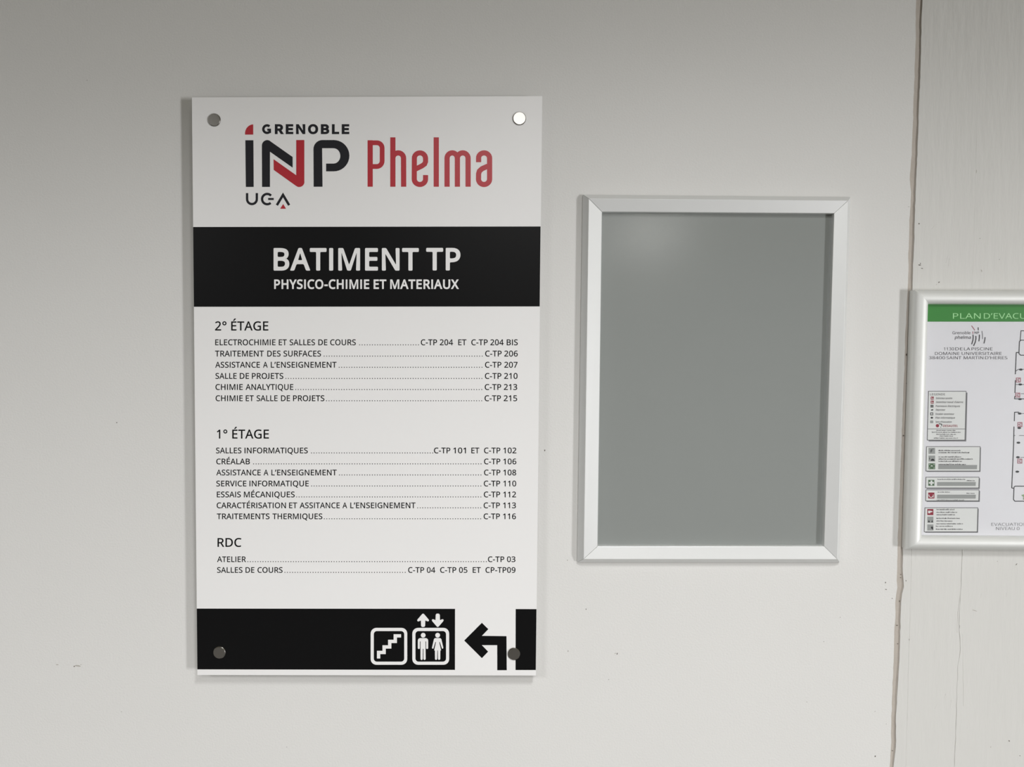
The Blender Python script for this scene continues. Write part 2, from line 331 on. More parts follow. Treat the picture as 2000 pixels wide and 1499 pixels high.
HUMANIST = decode(r"""A512;437 0,368 177,141 177,73 0,0 0,224 575,289 575,512 0;256 496,165 241,346 241
B521;241 573,307 569,361 558,404 541,434 515,453 478,459 431,456 399,446 371,431 347,409 328,382 313,350 304,350 300,384 292,415 279,441 261,461 236,474 203,478 163,472 115,454 74,425 42,385 19,337 5,279 0,78 0,78 573;256 329,318 335,357 352,377 382,384 423,380 451,369 474,351 490,308 506,245 511,150 511,150 329;150 269,150 61,265 61,311 64,346 74,371 91,394 125,401 168,398 197,388 221,370 241,344 256,307 266,260 269
C506;323 517,280 513,241 502,206 482,178 456,155 423,139 383,129 337,125 286,131 220,147 164,175 117,213 83,262 62,322 55,359 57,394 62,460 78,460 15,427 5,393 -2,356 -7,312 -8,257 -4,208 8,166 28,130 56,101 90,78 131,56 203,49 287,53 349,67 406,89 456,120 499,159 534,206 559,261 575,324 581,367 578,409 572,448 561,482 547,453 486,394 508,360 515
D585;536 292,533 231,521 177,501 131,474 91,439 58,399 33,351 15,297 4,237 0,78 0,78 573,254 573,309 569,359 558,404 540,443 516,476 484,502 446,521 401,533 350;460 289,454 359,435 415,404 457,361 487,308 505,244 511,150 511,150 62,228 62,299 68,357 87,402 119,434 164,454 220
E446;398 0,78 0,78 573,398 573,398 509,150 509,150 330,383 330,383 268,150 268,150 63,398 63
F416;150 0,78 0,78 573,398 573,398 509,150 509,150 306,383 306,383 243,150 243
G583;326 302,524 302,524 22,478 8,431 -1,380 -6,323 -8,267 -4,217 8,173 28,136 55,105 89,81 130,57 202,49 286,53 343,65 395,84 442,111 482,145 517,186 544,233 564,286 577,346 581,392 578,437 572,478 561,516 547,489 484,457 497,421 508,382 515,342 517,278 510,225 489,181 455,150 409,131 353,124 286,130 222,146 166,175 119,216 84,270 62,340 55,375 56,404 59,452 68,452 238,326 238
H594;516 0,443 0,443 267,150 267,150 0,78 0,78 573,150 573,150 330,443 330,443 573,516 573
I228;78 0,150 0,150 573,78 573
J250;176 573,104 573,104 150,98 97,80 68,48 58,6 64,-6 4,34 -8,80 -8,125 6,158 42,173 92,176 150
K496;496 0,411 0,209 273,150 222,150 0,78 0,78 573,150 573,150 290,199 345,249 399,403 573,488 573,261 323
L420;78 0,78 573,150 573,150 64,400 64,400 0
M727;326 0,144 492,144 0,78 0,78 573,182 573,363 100,546 573,650 573,650 0,580 0,580 492,394 0
N609;532 0,447 0,146 466,146 0,78 0,78 573,163 573,464 107,464 573,532 573
O626;577 287,573 224,561 166,540 116,510 73,473 38,428 13,375 -3,314 -8,251 -3,196 13,151 39,114 73,85 116,65 167,53 224,49 288,56 370,78 442,100 482,130 517,166 545,208 565,258 577,314 581,369 577,417 565,459 545,495 517,524 483,547 442,570 370;125 287,130 220,145 163,171 117,207 83,255 62,314 55,373 62,420 83,456 117,481 163,496 220,501 287,496 354,481 411,456 457,421 491,373 511,314 518,255 511,207 490,171 457,145 411,130 354
P485;229 573,297 568,352 553,393 528,421 495,439 454,444 404,441 370,433 336,417 306,395 278,364 255,324 238,275 227,216 223,150 223,150 0,78 0,78 573;223 511,150 511,150 285,208 285,258 288,298 296,330 311,352 334,365 363,370 401,366 435,354 462,334 484,306 499,269 508
Q626;577 287,573 221,559 160,535 108,503 64,461 30,411 6,548 -136,444 -136,334 -7,324 -8,314 -8,251 -3,196 13,151 39,114 73,85 116,65 167,53 224,49 288,56 370,78 442,100 482,130 517,166 545,208 565,258 577,314 581,369 577,417 565,459 545,495 517,524 483,547 442,570 370;125 287,130 220,145 163,171 117,207 83,255 62,314 55,373 62,420 83,456 117,481 163,496 220,501 287,496 354,481 411,456 457,421 491,373 511,314 518,255 511,207 490,171 457,145 411,130 354
R498;236 573,301 568,353 555,393 532,422 500,439 460,444 410,440 368,427 334,408 306,385 285,358 269,330 257,487 0,403 0,264 237,150 237,150 0,78 0,78 573;232 510,150 510,150 298,236 298,278 301,312 310,338 325,355 347,366 374,370 407,366 440,355 467,336 486,310 500,275 507
S440;403 153,396 106,378 66,348 35,307 11,257 -3,198 -8,137 -5,83 4,41 19,41 88,73 76,113 65,156 57,201 55,240 57,273 66,298 79,316 98,327 120,330 147,327 173,318 194,302 213,277 230,242 247,196 265,161 279,131 294,106 311,85 330,69 351,57 375,50 403,48 435,54 477,71 513,99 542,136 563,180 576,231 581,276 578,318 572,355 562,389 549,366 487,336 499,302 508,266 515,229 517,196 515,169 507,148 494,133 478,124 457,121 434,124 407,133 386,149 367,172 351,204 335,246 318,293 299,332 279,362 255,385 228,398 194
T446;259 0,187 0,187 509,8 509,8 573,437 573,437 509,259 509
U586;513 202,507 146,489 95,459 52,416 20,360 -1,290 -8,225 -2,171 18,128 50,97 93,78 144,72 204,72 573,144 573,144 201,148 158,161 122,182 93,211 72,248 59,294 55,342 59,379 73,407 96,427 126,438 161,442 202,442 573,513 573
V481;481 573,277 0,204 0,0 573,75 573,204 205,220 160,231 119,241 80,250 119,262 161,277 207,405 573
X470;467 0,385 0,233 249,79 0,3 0,193 298,15 573,95 573,236 348,377 573,453 573,276 300
Y454;227 291,376 573,454 573,263 222,263 0,191 0,191 219,0 573,79 573
Z458;427 0,30 0,30 55,332 508,40 508,40 573,419 573,419 518,118 64,427 64
É446;398 0,78 0,78 573,398 573,398 509,150 509,150 330,383 330,383 268,150 268,150 63,398 63;363 749,342 722,312 688,279 656,249 629,202 629,202 638,228 674,256 717,278 757,363 757
0458;419 287,417 221,409 163,395 112,376 70,349 37,316 12,276 -3,229 -8,188 -4,153 8,122 27,86 70,60 129,44 201,39 287,44 373,58 446,83 504,119 547,149 566,186 578,229 581,269 578,304 566,335 547,372 504,399 446,414 373;110 287,113 215,121 156,137 111,159 78,190 59,229 52,268 59,298 78,320 110,336 156,345 215,348 287,345 359,336 417,320 463,298 495,268 515,229 521,190 515,159 495,137 463,121 417,113 359
1458;285 0,216 0,216 400,216 439,217 470,219 499,196 477,169 455,108 405,71 452,226 573,285 573
2458;417 0,38 0,38 59,188 210,261 287,287 320,306 353,318 387,322 424,315 466,294 496,261 514,221 520,181 517,147 506,115 489,83 466,45 513,68 531,94 548,122 561,153 572,186 578,221 581,270 576,313 562,347 540,372 510,388 472,394 428,389 385,375 344,353 305,324 267,288 227,247 185,128 67,128 64,417 64
3458;395 439,392 403,381 372,363 347,340 326,310 311,277 302,277 298,319 290,353 276,379 255,398 229,409 198,413 163,407 116,390 74,360 40,318 14,263 -3,193 -8,150 -6,110 -1,72 8,36 23,36 89,74 73,114 61,155 54,194 51,241 55,278 65,305 81,324 104,335 132,339 164,335 197,320 223,297 242,265 255,226 263,179 265,123 265,123 326,180 326,223 329,259 339,286 356,307 377,319 404,323 434,316 471,295 498,262 516,219 521,190 520,164 515,140 508,117 498,75 473,39 521,73 544,115 563,163 576,218 581,273 576,317 563,352 540,376 511,390 477
4458;443 130,359 130,359 0,291 0,291 130,17 130,17 190,286 576,359 576,359 193,443 193;291 490,86 193,291 193
5458;221 351,275 346,322 331,361 307,389 274,407 232,413 183,407 128,387 81,356 43,314 15,261 -2,199 -8,156 -6,116 0,80 10,51 23,51 90,82 74,121 62,161 55,200 52,239 55,274 65,302 82,323 106,336 137,341 176,337 210,325 239,306 262,279 279,243 289,197 292,146 288,99 280,64 302,86 573,373 573,373 508,146 508,132 342,169 348
6458;44 245,46 294,51 342,60 389,75 433,95 474,121 510,155 539,196 562,246 576,306 581,344 579,377 573,377 513,344 520,308 523,257 518,216 504,183 483,158 454,139 419,127 380,119 337,115 291,119 291,133 309,150 326,170 339,194 350,223 356,255 358,302 353,342 338,375 313,400 279,416 236,421 184,415 129,399 82,372 44,336 15,291 -2,239 -8,199 -4,163 7,130 26,101 54,77 89,59 133,48 185;238 51,270 55,297 66,320 84,337 109,348 143,351 184,344 233,324 271,302 289,274 300,241 303,205 299,175 287,150 270,131 248,119 223,115 198,117 172,123 146,133 121,146 99,164 79,185 64,210 55
7458;109 0,344 508,35 508,35 573,419 573,419 518,187 0
8458;229 581,276 577,318 565,352 546,378 519,395 485,400 443,396 411,385 383,368 359,346 338,320 319,291 303,325 285,355 265,381 242,401 216,414 185,419 148,413 104,395 65,367 34,330 11,284 -3,231 -8,174 -3,126 10,89 33,61 63,45 101,39 146,43 183,56 214,75 241,99 264,128 283,158 299,131 316,107 336,87 358,71 383,61 411,58 444,63 485,80 518,107 545,141 565,182 577;108 145,116 107,138 76,176 55,229 48,281 55,319 76,342 108,350 148,346 174,335 197,317 217,293 235,264 251,229 265,217 270,184 254,157 237,136 219,121 197,111 173;228 524,188 518,155 502,134 476,127 441,130 414,141 391,157 373,179 357,232 330,258 343,282 357,302 373,317 392,327 414,330 441,323 476,302 502,270 518
9458;417 328,415 279,410 231,401 183,387 139,366 99,340 63,306 33,265 11,214 -3,154 -8,117 -6,82 0,82 60,115 53,152 50,204 54,245 68,278 90,303 118,322 153,334 192,342 235,346 281,341 281,327 263,310 247,290 233,266 223,237 216,204 214,158 219,118 235,85 260,61 294,45 336,40 387,46 443,63 491,90 529,127 557,171 575,223 581,262 577,299 565,332 545,361 518,384 483,402 439,413 388;223 521,192 518,165 507,142 488,124 463,113 429,110 388,117 339,137 301,158 284,186 273,220 269,256 273,286 285,311 303,330 325,342 349,346 374,344 400,338 426,328 451,315 474,298 493,277 508,252 518
-258;32 184,32 246,226 246,226 184
.215;58 43,61 69,72 85,88 94,107 97,126 94,142 85,153 69,157 43,153 18,142 2,126 -8,107 -11,88 -8,72 2,61 18
°343;172 334,136 338,105 350,79 369,60 393,48 423,44 457,48 492,60 522,79 546,104 565,135 577,172 581,207 577,238 565,264 546,283 522,295 492,299 457,295 423,283 393,264 369,238 350,207 338;172 382,206 387,229 403,242 427,247 457,242 489,228 513,205 529,172 534,138 529,115 513,101 489,96 457,101 427,115 403,138 387
’140;131 564,112 503,88 437,62 376,10 376,21 424,32 476,42 527,50 573,125 573
'180;128 573,112 366,68 366,52 573
 208
a450;231 437,279 433,318 422,347 403,368 375,381 338,385 293,385 0,334 0,320 61,317 61,298 40,279 22,258 9,234 -1,206 -6,172 -8,136 -5,103 6,75 23,55 48,41 80,37 119,43 159,59 192,87 219,127 238,179 251,243 257,316 259,316 285,310 330,293 359,265 375,227 380,194 378,163 370,106 347,84 400,115 414,151 426,190 434;252 208,184 200,141 182,118 155,110 119,115 87,132 66,157 53,188 49,238 56,279 79,299 103,311 134,315 172,315 210
b493;139 461,138 410,135 373,139 373,161 398,189 419,226 432,272 437,322 431,365 412,401 381,428 338,444 283,449 215,444 147,427 91,400 48,365 17,322 -2,272 -8,226 -3,189 10,161 31,139 55,133 55,119 0,68 0,68 609,139 609;260 379,219 374,188 361,165 339,150 308,142 268,139 217,139 214,145 144,165 93,187 69,219 55,261 51,297 55,325 69,348 93,363 126,373 166,376 216,373 265,363 306,348 338,325 360,296 374
c385;241 -8,187 -2,139 15,99 45,69 87,50 143,44 213,51 284,71 342,102 385,142 415,191 432,245 438,278 436,309 431,336 424,358 415,337 356,292 370,267 374,244 376,204 371,172 358,148 335,131 303,120 263,117 213,120 166,131 126,148 94,172 71,202 58,240 53,273 55,302 60,328 68,351 78,351 15,328 5,304 -2,275 -7
d493;221 -8,171 -2,128 17,92 48,65 91,49 146,44 214,49 282,66 338,93 381,128 413,171 432,221 438,253 436,280 429,303 420,323 407,340 391,354 374,359 374,356 405,354 438,354 609,425 609,425 0,368 0,358 58,354 58,340 40,323 24,303 11,279 1,252 -6;232 51,273 55,305 67,328 88,348 135,355 200,355 213,349 284,329 336,306 360,274 375,231 379,196 374,168 359,146 334,124 281,117 213,124 144,146 93,168 69,197 55
e452;234 438,286 432,329 414,364 385,390 346,406 299,411 244,411 201,117 201,122 157,134 119,154 90,181 69,215 56,254 52,293 54,327 60,359 69,392 82,392 20,359 8,327 -1,292 -6,251 -8,194 -2,143 17,101 48,70 91,51 146,44 212,50 277,68 333,96 378,134 411,181 431;233 380,202 377,175 366,154 348,130 309,119 257,338 257,335 292,326 322,312 346,292 364,266 376
f275;266 375,158 375,158 0,87 0,87 375,12 375,12 408,87 432,87 457,92 507,104 547,124 577,152 597,186 609,227 613,252 612,274 609,310 599,292 544,262 552,228 556,197 550,175 532,162 502,158 458,158 430,266 430
g493;221 438,261 434,297 422,329 402,355 373,359 373,369 430,425 430,425 -7,420 -63,404 -109,378 -146,341 -172,293 -187,233 -192,188 -191,147 -186,110 -177,78 -165,78 -100,111 -114,149 -125,191 -132,237 -134,271 -130,300 -119,324 -101,341 -77,352 -48,355 -13,355 4,356 32,358 57,354 57,329 28,299 8,263 -4,221 -8,170 -2,126 18,91 51,65 95,49 149,44 214,49 278,65 332,91 377,126 411,169 431;230 379,197 374,169 359,147 336,130 303,120 262,117 213,120 165,130 124,146 92,169 68,197 54,232 50,262 52,288 58,309 69,326 85,340 105,349 131,354 161,356 197,356 214,353 267,343 309,326 340,302 362,270 374
h495;139 431,138 399,135 370,140 370,155 391,174 407,196 420,221 429,247 435,273 437,321 433,360 421,391 400,413 370,426 330,431 280,431 0,361 0,361 275,355 321,338 353,308 372,265 379,222 374,189 360,166 338,150 308,142 269,139 222,139 0,68 0,68 609,139 609
i207;139 430,139 0,68 0,68 430;104 591,119 588,133 580,142 566,145 546,142 526,133 512,119 504,104 501,88 504,75 512,66 526,63 546,66 566,75 580,88 588
j207;18 -192,-18 -190,-44 -183,-44 -126,-19 -132,9 -134,32 -130,51 -120,64 -100,68 -67,68 430,139 430,139 -64,136 -101,126 -133,110 -159,87 -177,56 -189;63 546,66 566,75 580,88 588,104 591,119 588,133 580,142 566,145 546,142 526,133 512,119 504,104 501,88 504,75 512,66 526
l207;139 0,68 0,68 609,139 609
m749;540 438,584 434,621 421,649 401,669 371,681 330,685 280,685 0,615 0,615 277,610 321,594 353,567 372,528 379,490 374,460 362,438 342,418 298,411 237,411 0,342 0,342 277,339 308,332 333,320 353,303 367,281 376,253 379,215 374,185 360,164 338,150 308,141 269,139 223,139 0,68 0,68 430,125 430,136 371,140 371,155 392,173 409,194 422,217 431,241 436,266 438,312 433,349 420,378 398,398 366,402 366,427 398,461 420,499 433
n495;275 438,322 434,361 421,391 401,413 371,426 330,431 280,431 0,361 0,361 275,355 321,338 353,308 372,265 379,222 374,189 361,166 338,146 289,139 223,139 0,68 0,68 430,125 430,136 371,140 371,156 392,175 409,198 422,222 431,248 436
o485;442 216,438 165,428 121,411 82,388 51,359 25,324 7,285 -4,241 -8,200 -4,163 7,129 25,100 51,77 82,59 121,48 165,44 216,50 282,68 336,97 380,137 412,186 431,244 438,299 431,347 412,387 380,417 336,436 282;117 216,120 169,130 128,147 95,172 71,203 56,243 51,282 56,314 71,339 95,356 128,366 169,369 216,365 263,355 303,338 335,314 359,282 374,242 379,202 374,171 359,147 335,130 303,120 263
p493;273 438,322 432,365 413,401 383,428 339,444 284,449 216,444 148,427 93,401 49,365 17,322 -2,272 -8,241 -6,213 1,190 11,170 24,153 38,139 55,134 55,137 20,139 -16,139 -192,68 -192,68 430,126 430,136 371,139 371,153 389,170 405,189 419,213 429,240 436;260 379,221 374,190 362,167 342,152 313,142 275,139 229,139 216,142 167,150 126,165 93,188 70,220 55,261 51,297 56,326 72,348 98,364 131,373 171,376 217,369 283,348 334,325 359,296 374
q493;354 -9,355 25,358 58,354 58,332 32,303 11,266 -3,219 -8,170 -2,128 17,93 48,66 91,49 146,44 214,50 282,67 338,93 381,129 413,172 432,221 438,267 433,304 419,333 397,355 371,358 371,369 430,425 430,425 -192,354 -192;233 51,272 55,304 67,327 87,342 116,352 153,355 199,355 213,348 285,328 337,305 361,273 375,231 379,196 374,167 359,145 334,124 281,117 213,124 145,146 93,168 70,197 55
r331;269 438,295 437,319 433,310 368,287 372,264 374,240 371,217 363,195 351,176 334,161 313,149 289,141 261,139 229,139 0,68 0,68 430,126 430,134 351,137 351,152 374,170 395,191 413,214 426,240 435
s384;348 119,343 80,327 49,302 24,268 6,226 -4,176 -8,135 -6,99 -1,68 8,42 19,42 83,70 71,104 60,141 52,178 49,224 53,256 66,274 86,280 112,278 128,271 141,259 154,239 167,212 180,174 196,135 212,103 228,76 245,57 266,45 292,41 324,46 358,61 386,85 408,137 430,202 438,240 436,275 430,308 421,339 409,315 353,258 372,228 378,197 380,159 377,131 366,114 350,108 328,111 312,119 298,133 286,154 274,219 246,257 231,289 215,314 197,333 176,344 150
t289;212 50,245 53,272 59,272 5,258 0,240 -4,200 -8,167 -5,138 4,112 20,91 44,78 79,74 125,74 375,13 375,13 409,75 437,103 528,144 528,144 430,269 430,269 375,144 375,144 127,149 93,163 69,185 54
u495;427 430,427 0,370 0,359 57,356 57,340 36,321 20,298 8,273 -1,247 -6,220 -8,173 -4,134 8,103 29,81 59,68 99,63 148,63 430,135 430,135 153,141 108,158 76,188 57,230 51,273 55,306 69,330 91,345 121,354 160,357 206,357 430
v407;163 0,0 430,75 430,167 176,180 137,193 96,201 63,204 63,214 96,227 138,241 176,332 430,407 430,244 0
x424;170 220,22 430,102 430,213 268,322 430,402 430,253 220,410 0,330 0,213 172,94 0,14 0
z377;346 0,31 0,31 47,262 375,45 375,45 430,340 430,340 377,112 55,346 55
é452;234 438,286 432,329 414,364 385,390 346,406 299,411 244,411 201,117 201,122 157,134 119,154 90,181 69,215 56,254 52,293 54,327 60,359 69,392 82,392 20,359 8,327 -1,292 -6,251 -8,194 -2,143 17,101 48,70 91,51 146,44 212,50 277,68 333,96 378,134 411,181 431;233 380,202 377,175 366,154 348,130 309,119 257,338 257,335 292,326 322,312 346,292 364,266 376;347 606,326 579,296 546,263 513,233 486,186 486,186 496,212 532,240 575,262 614,347 614""")
GROTESK = decode(r"""G520;269 -7,205 1,149 25,104 64,69 116,47 179,40 254,47 329,69 393,103 445,149 484,203 508,265 516,304 513,340 504,374 489,403 469,429 445,449 416,465 384,474 349,408 349,399 372,387 393,373 411,356 427,337 439,315 448,291 454,265 456,222 450,183 432,150 404,125 364,109 314,103 254,109 194,125 145,151 105,184 76,224 59,269 53,309 57,345 71,374 93,396 123,410 160,415 202,434 199,283 199,283 256,478 256,478 200,471 141,451 91,419 50,377 19,326 0
R449;60 0,60 509,236 509,290 504,333 489,367 465,390 433,405 395,409 352,405 309,390 271,367 240,340 222,308 208,428 0,353 0,243 198,125 198,125 0;125 255,234 255,269 258,298 267,319 281,334 300,342 324,345 352,342 380,334 405,319 425,298 440,269 449,233 452,125 452
E418;60 0,60 509,372 509,372 452,125 452,125 286,355 286,355 229,125 229,125 57,375 57,375 0
N523;463 0,387 0,126 384,126 0,60 0,60 509,136 509,397 125,397 509,463 509
O533;267 -7,205 1,150 25,105 63,70 115,48 179,40 254,48 329,70 393,105 445,150 484,205 508,267 516,329 508,384 484,429 445,464 393,486 329,493 254,486 179,464 115,429 63,384 25,329 1;267 53,310 59,349 76,383 105,408 144,425 194,430 254,425 314,408 365,383 404,349 433,310 450,267 456,223 450,184 433,151 404,125 364,109 314,103 254,109 194,125 144,151 105,184 76,223 59
B456;60 0,60 509,241 509,289 504,329 491,359 469,381 442,394 410,398 374,395 344,387 320,373 301,356 286,336 275,315 267,315 262,339 257,363 245,385 227,402 203,414 173,418 136,413 100,400 67,377 39,344 18,301 4,247 0;125 57,245 57,296 63,330 80,349 105,355 137,352 161,342 184,327 203,306 218,279 228,248 231,125 231;125 285,238 285,265 288,288 296,308 309,323 326,333 348,336 372,330 403,313 429,283 446,240 452,125 452
L393;60 0,60 509,125 509,125 57,361 57,361 0""")
CAP = {id(HUMANIST): 573.0, id(GROTESK): 509.0}


def area2(s):
    return sum(s[i - 1][0] * s[i][1] - s[i][0] * s[i - 1][1] for i in range(len(s)))


def embolden(loops, off, soft):
    if not loops:
        return []
    big = max(loops, key=lambda s: abs(area2(s)))
    sg = 1 if area2(big) > 0 else -1
    out = []
    for s in loops:
        s = [p for i, p in enumerate(s) if (Vector(p) - Vector(s[i - 1])).length > 4]
        n = len(s)
        r = []
        for i in range(n):
            p, a, b = Vector(s[i]), Vector(s[i - 1]), Vector(s[(i + 1) % n])
            d0, d1 = p - a, b - p
            if d0.length < 1e-6 or d1.length < 1e-6:
                continue
            d0.normalize()
            d1.normalize()
            n0, n1 = Vector((d0.y, -d0.x)) * sg, Vector((d1.y, -d1.x)) * sg
            m = n0 + n1
            m = m / max(0.4, m.dot(n0)) if m.length > 1e-4 else n0
            q = p + m * off
            if soft and d0.dot(d1) < 0.75:
                c = min(soft, (p - a).length * 0.4, (b - p).length * 0.4)
                q0, q1 = q - d0 * c, q + d1 * c
                r += [q0, q0 * 0.25 + q * 0.5 + q1 * 0.25, q1]
            else:
                r.append(q)
        out.append([(v.x, v.y) for v in r])
    return out


def text(art, s, x0, x1, base, cap, off=7, font=HUMANIST, soft=0, track=0, slant=0.0):
    """Sets `s` so that its ink spans x0..x1, with its baseline and capital height in pixels."""
    glyphs, pen = [], 0
    for ch in s:
        adv, g = font[ch]
        glyphs.append([[(x + pen, y) for x, y in lp] for lp in embolden(g, off, soft)])
        pen += adv + track + max(0, off) * 1.3
    loops = [l for g in glyphs for l in g]
    lo = min(p[0] for l in loops for p in l)
    hi = max(p[0] for l in loops for p in l)
    kx = (x1 - x0) / (hi - lo)
    ky = cap / (CAP[id(font)] + 2 * off)
    for g in glyphs:
        if not g:
            continue
        big = max(g, key=lambda q: abs(area2(q)))
        solid = [q for q in g if area2(q) * area2(big) > 0]
        for sol in solid:
            xs, ys = [p[0] for p in sol], [p[1] for p in sol]
            part = [sol] + [q for q in g if area2(q) * area2(big) < 0 and min(xs) < q[0][0] < max(xs) and min(ys) < q[0][1] < max(ys)]
            art.fill([[(x0 + (x - lo) * kx + slant * (y + off) * ky, base - (y + off) * ky) for x, y in l] for l in part])


rnd = random.Random(4)


def fine_print(art, x0, x1, y, h):
    """A line of print too small to read: letter-sized ticks in word-sized runs."""
    x = x0
    word = rnd.randint(4, 9)
    while x < x1 - 0.6:
        w = rnd.uniform(0.45, 0.8)
        hh = h * (1.0 if rnd.random() < 0.25 else 0.68)
        art.rect(x, y - hh, x + w, y)
        if rnd.random() < 0.6:
            art.rect(x + w, y - h * rnd.choice((0.3, 0.68, 0.15)), x + w + 0.5, y - h * 0.0 if rnd.random() < 0.3 else y - h * 0.12)
        x += w + rnd.uniform(0.45, 0.7)
        word -= 1
        if word == 0:
            x += 0.9
            word = rnd.randint(4, 10)


# ------------------------------------------------------------------ the wall
SEAM = [(-300, 1798, 1811), (0, 1789, 1802), (25, 1788.6, 1800.6), (50, 1788, 1800), (75, 1788.4, 1799.2), (100, 1787.6, 1798.6), (130, 1786.5, 1798), (160, 1786, 1797),
        (200, 1783.9, 1794.8), (240, 1783.2, 1794), (270, 1781.8, 1793), (302, 1780.6, 1791.8), (330, 1778, 1790.4), (350, 1777.2, 1789.4), (375, 1779.2, 1788.8), (402, 1778.6, 1787.5),
        (430, 1776.4, 1786.8), (454, 1775.4, 1786.2), (505, 1774, 1783.9), (530, 1774.2, 1783.2), (552, 1773.2, 1782.4), (600, 1771, 1780.6), (660, 1768, 1778.6), (720, 1766.4, 1776.6),
        (780, 1764, 1774.4), (840, 1761.4, 1772.4), (900, 1759.6, 1770), (960, 1757, 1768), (1020, 1754.8, 1765.8), (1072, 1752.8, 1763.7), (1098, 1752.4, 1763.2), (1119, 1751.9, 1762.8),
        (1134, 1751, 1765), (1148, 1752.4, 1765.4), (1160, 1750.6, 1762.4), (1177, 1749, 1760.4), (1205, 1748.6, 1759.2), (1236, 1746.4, 1758.2), (1265, 1746, 1757.4), (1294, 1745.3, 1756.2),
        (1325, 1743.8, 1754.4), (1353, 1742.4, 1752.8), (1385, 1741.8, 1751), (1411, 1740.5, 1749.9), (1450, 1740.8, 1750.2), (1475, 1739, 1748.2), (1499, 1737.8, 1745.2), (1800, 1728, 1738)]


def jitter(col):
    out = []
    for k in range(len(SEAM) - 1):
        y0, y1 = SEAM[k][0], SEAM[k + 1][0]
        n = max(1, int((y1 - y0) / 9))
        for j in range(n):
            t = j / n
            out.append((SEAM[k][col] * (1 - t) + SEAM[k + 1][col] * t + rnd.uniform(-0.45, 0.45), y0 + (y1 - y0) * t))
    out.append((SEAM[-1][col], SEAM[-1][0]))
    return out


def wall_panel(name, edge, far_x, m):
    e = [at(x, y) for x, y in edge]
    e[0].z, e[-1].z = 2.56, 0.0
    e.insert(0, Vector((e[0].x, 0, 2.56)))
    front = e + [Vector((far_x, 0, 0)), Vector((far_x, 0, 2.56))]
    n = len(front)
    back = [Vector((p.x, 0.06, p.z)) for p in front]
    me_f = [tuple(range(n)), tuple(range(2 * n - 1, n - 1, -1))] + [(i, n + i, n + (i + 1) % n, (i + 1) % n) for i in range(n)]
    o = mesh(name, front + back, me_f, m)
    bm = bmesh.new()
    bm.from_mesh(o.data)
    bmesh.ops.triangulate(bm, faces=[f for f in bm.faces if len(f.verts) > 4])
    bm.to_mesh(o.data)
    bm.free()
    o['kind'] = 'structure'
    return o


wall_l = wall_panel('wall_left', jitter(1), -3.2, M_WALL)
wall_r = wall_panel('wall_right', jitter(2), 6.0, M_CONC)
# recessed sealant in the joint between the two panels
jl = [(y, a - 6, b + 6) for y, a, b in SEAM]
jv, jf = [], []
for k, (y, a, b) in enumerate(jl):
    p, q = at(a, y), at(b, y)
    zz = 2.56 if k == 0 else (0.0 if k == len(jl) - 1 else p.z)
    for t in range(5):
        sag = 0.0016 + 0.0002 * math.sin(k * 1.7 + t) + 0.0002 * rnd.uniform(-1, 1)
        jv.append(Vector((p.x + (q.x - p.x) * t / 4, sag, zz)))
for k in range(len(jl) - 1):
    for t in range(4):
        i = k * 5 + t
        jf.append((i, i + 1, i + 6, i + 5))
joint = mesh('trim_1', jv, jf, M_JOINT, smooth=True)
joint['kind'] = 'structure'


def box(name, lo, hi, m):
    v = [(x, y, z) for x in (lo[0], hi[0]) for y in (lo[1], hi[1]) for z in (lo[2], hi[2])]
    f = [(0, 1, 3, 2), (4, 6, 7, 5), (0, 4, 5, 1), (2, 3, 7, 6), (0, 2, 6, 4), (1, 5, 7, 3)]
    o = mesh(name, v, f, m)
    o['kind'] = 'structure'
    return o


box('floor', (-3.2, -7.0, -0.1), (6.0, 0.06, 0.0), M_FLOOR)
box('ceiling', (-3.2, -7.0, 2.56), (6.0, 0.06, 2.66), M_CEIL)
box('wall_left_side', (-3.3, -7.0, 0.0), (-3.2, 0.06, 2.56), M_REAR)
box('wall_right_side', (6.0, -7.0, 0.0), (6.1, 0.06, 2.56), M_REAR)
box('wall_back', (-3.2, -7.1, 0.0), (6.0, -7.0, 2.56), M_REAR)


def ridge(name, pts, w, h, m, parent):
    """Thin raised line left in the concrete by the shuttering boards."""
    v, f = [], []
    for k, (x, y) in enumerate(pts):
        p = at(x, y)
        hh = h * rnd.uniform(0.4, 1.0)
        v += [p + Vector((-w / 2, -0.00002, 0)), Vector((p.x, -hh, p.z)), p + Vector((w / 2, -0.00002, 0))]
        if k:
            i = (k - 1) * 3
            f += [(i, i + 1, i + 4, i + 3), (i + 1, i + 2, i + 5, i + 4)]
    return mesh(name, v, f, m, parent)


def wavy(pts, amp, step=12):
    out = []
    for (x0, y0), (x1, y1) in zip(pts, pts[1:]):
        n = max(1, int(abs(y1 - y0) / step))
        for j in range(n):
            t = j / n
            out.append((x0 + (x1 - x0) * t + rnd.uniform(-amp, amp), y0 + (y1 - y0) * t))
    return out + [pts[-1]]


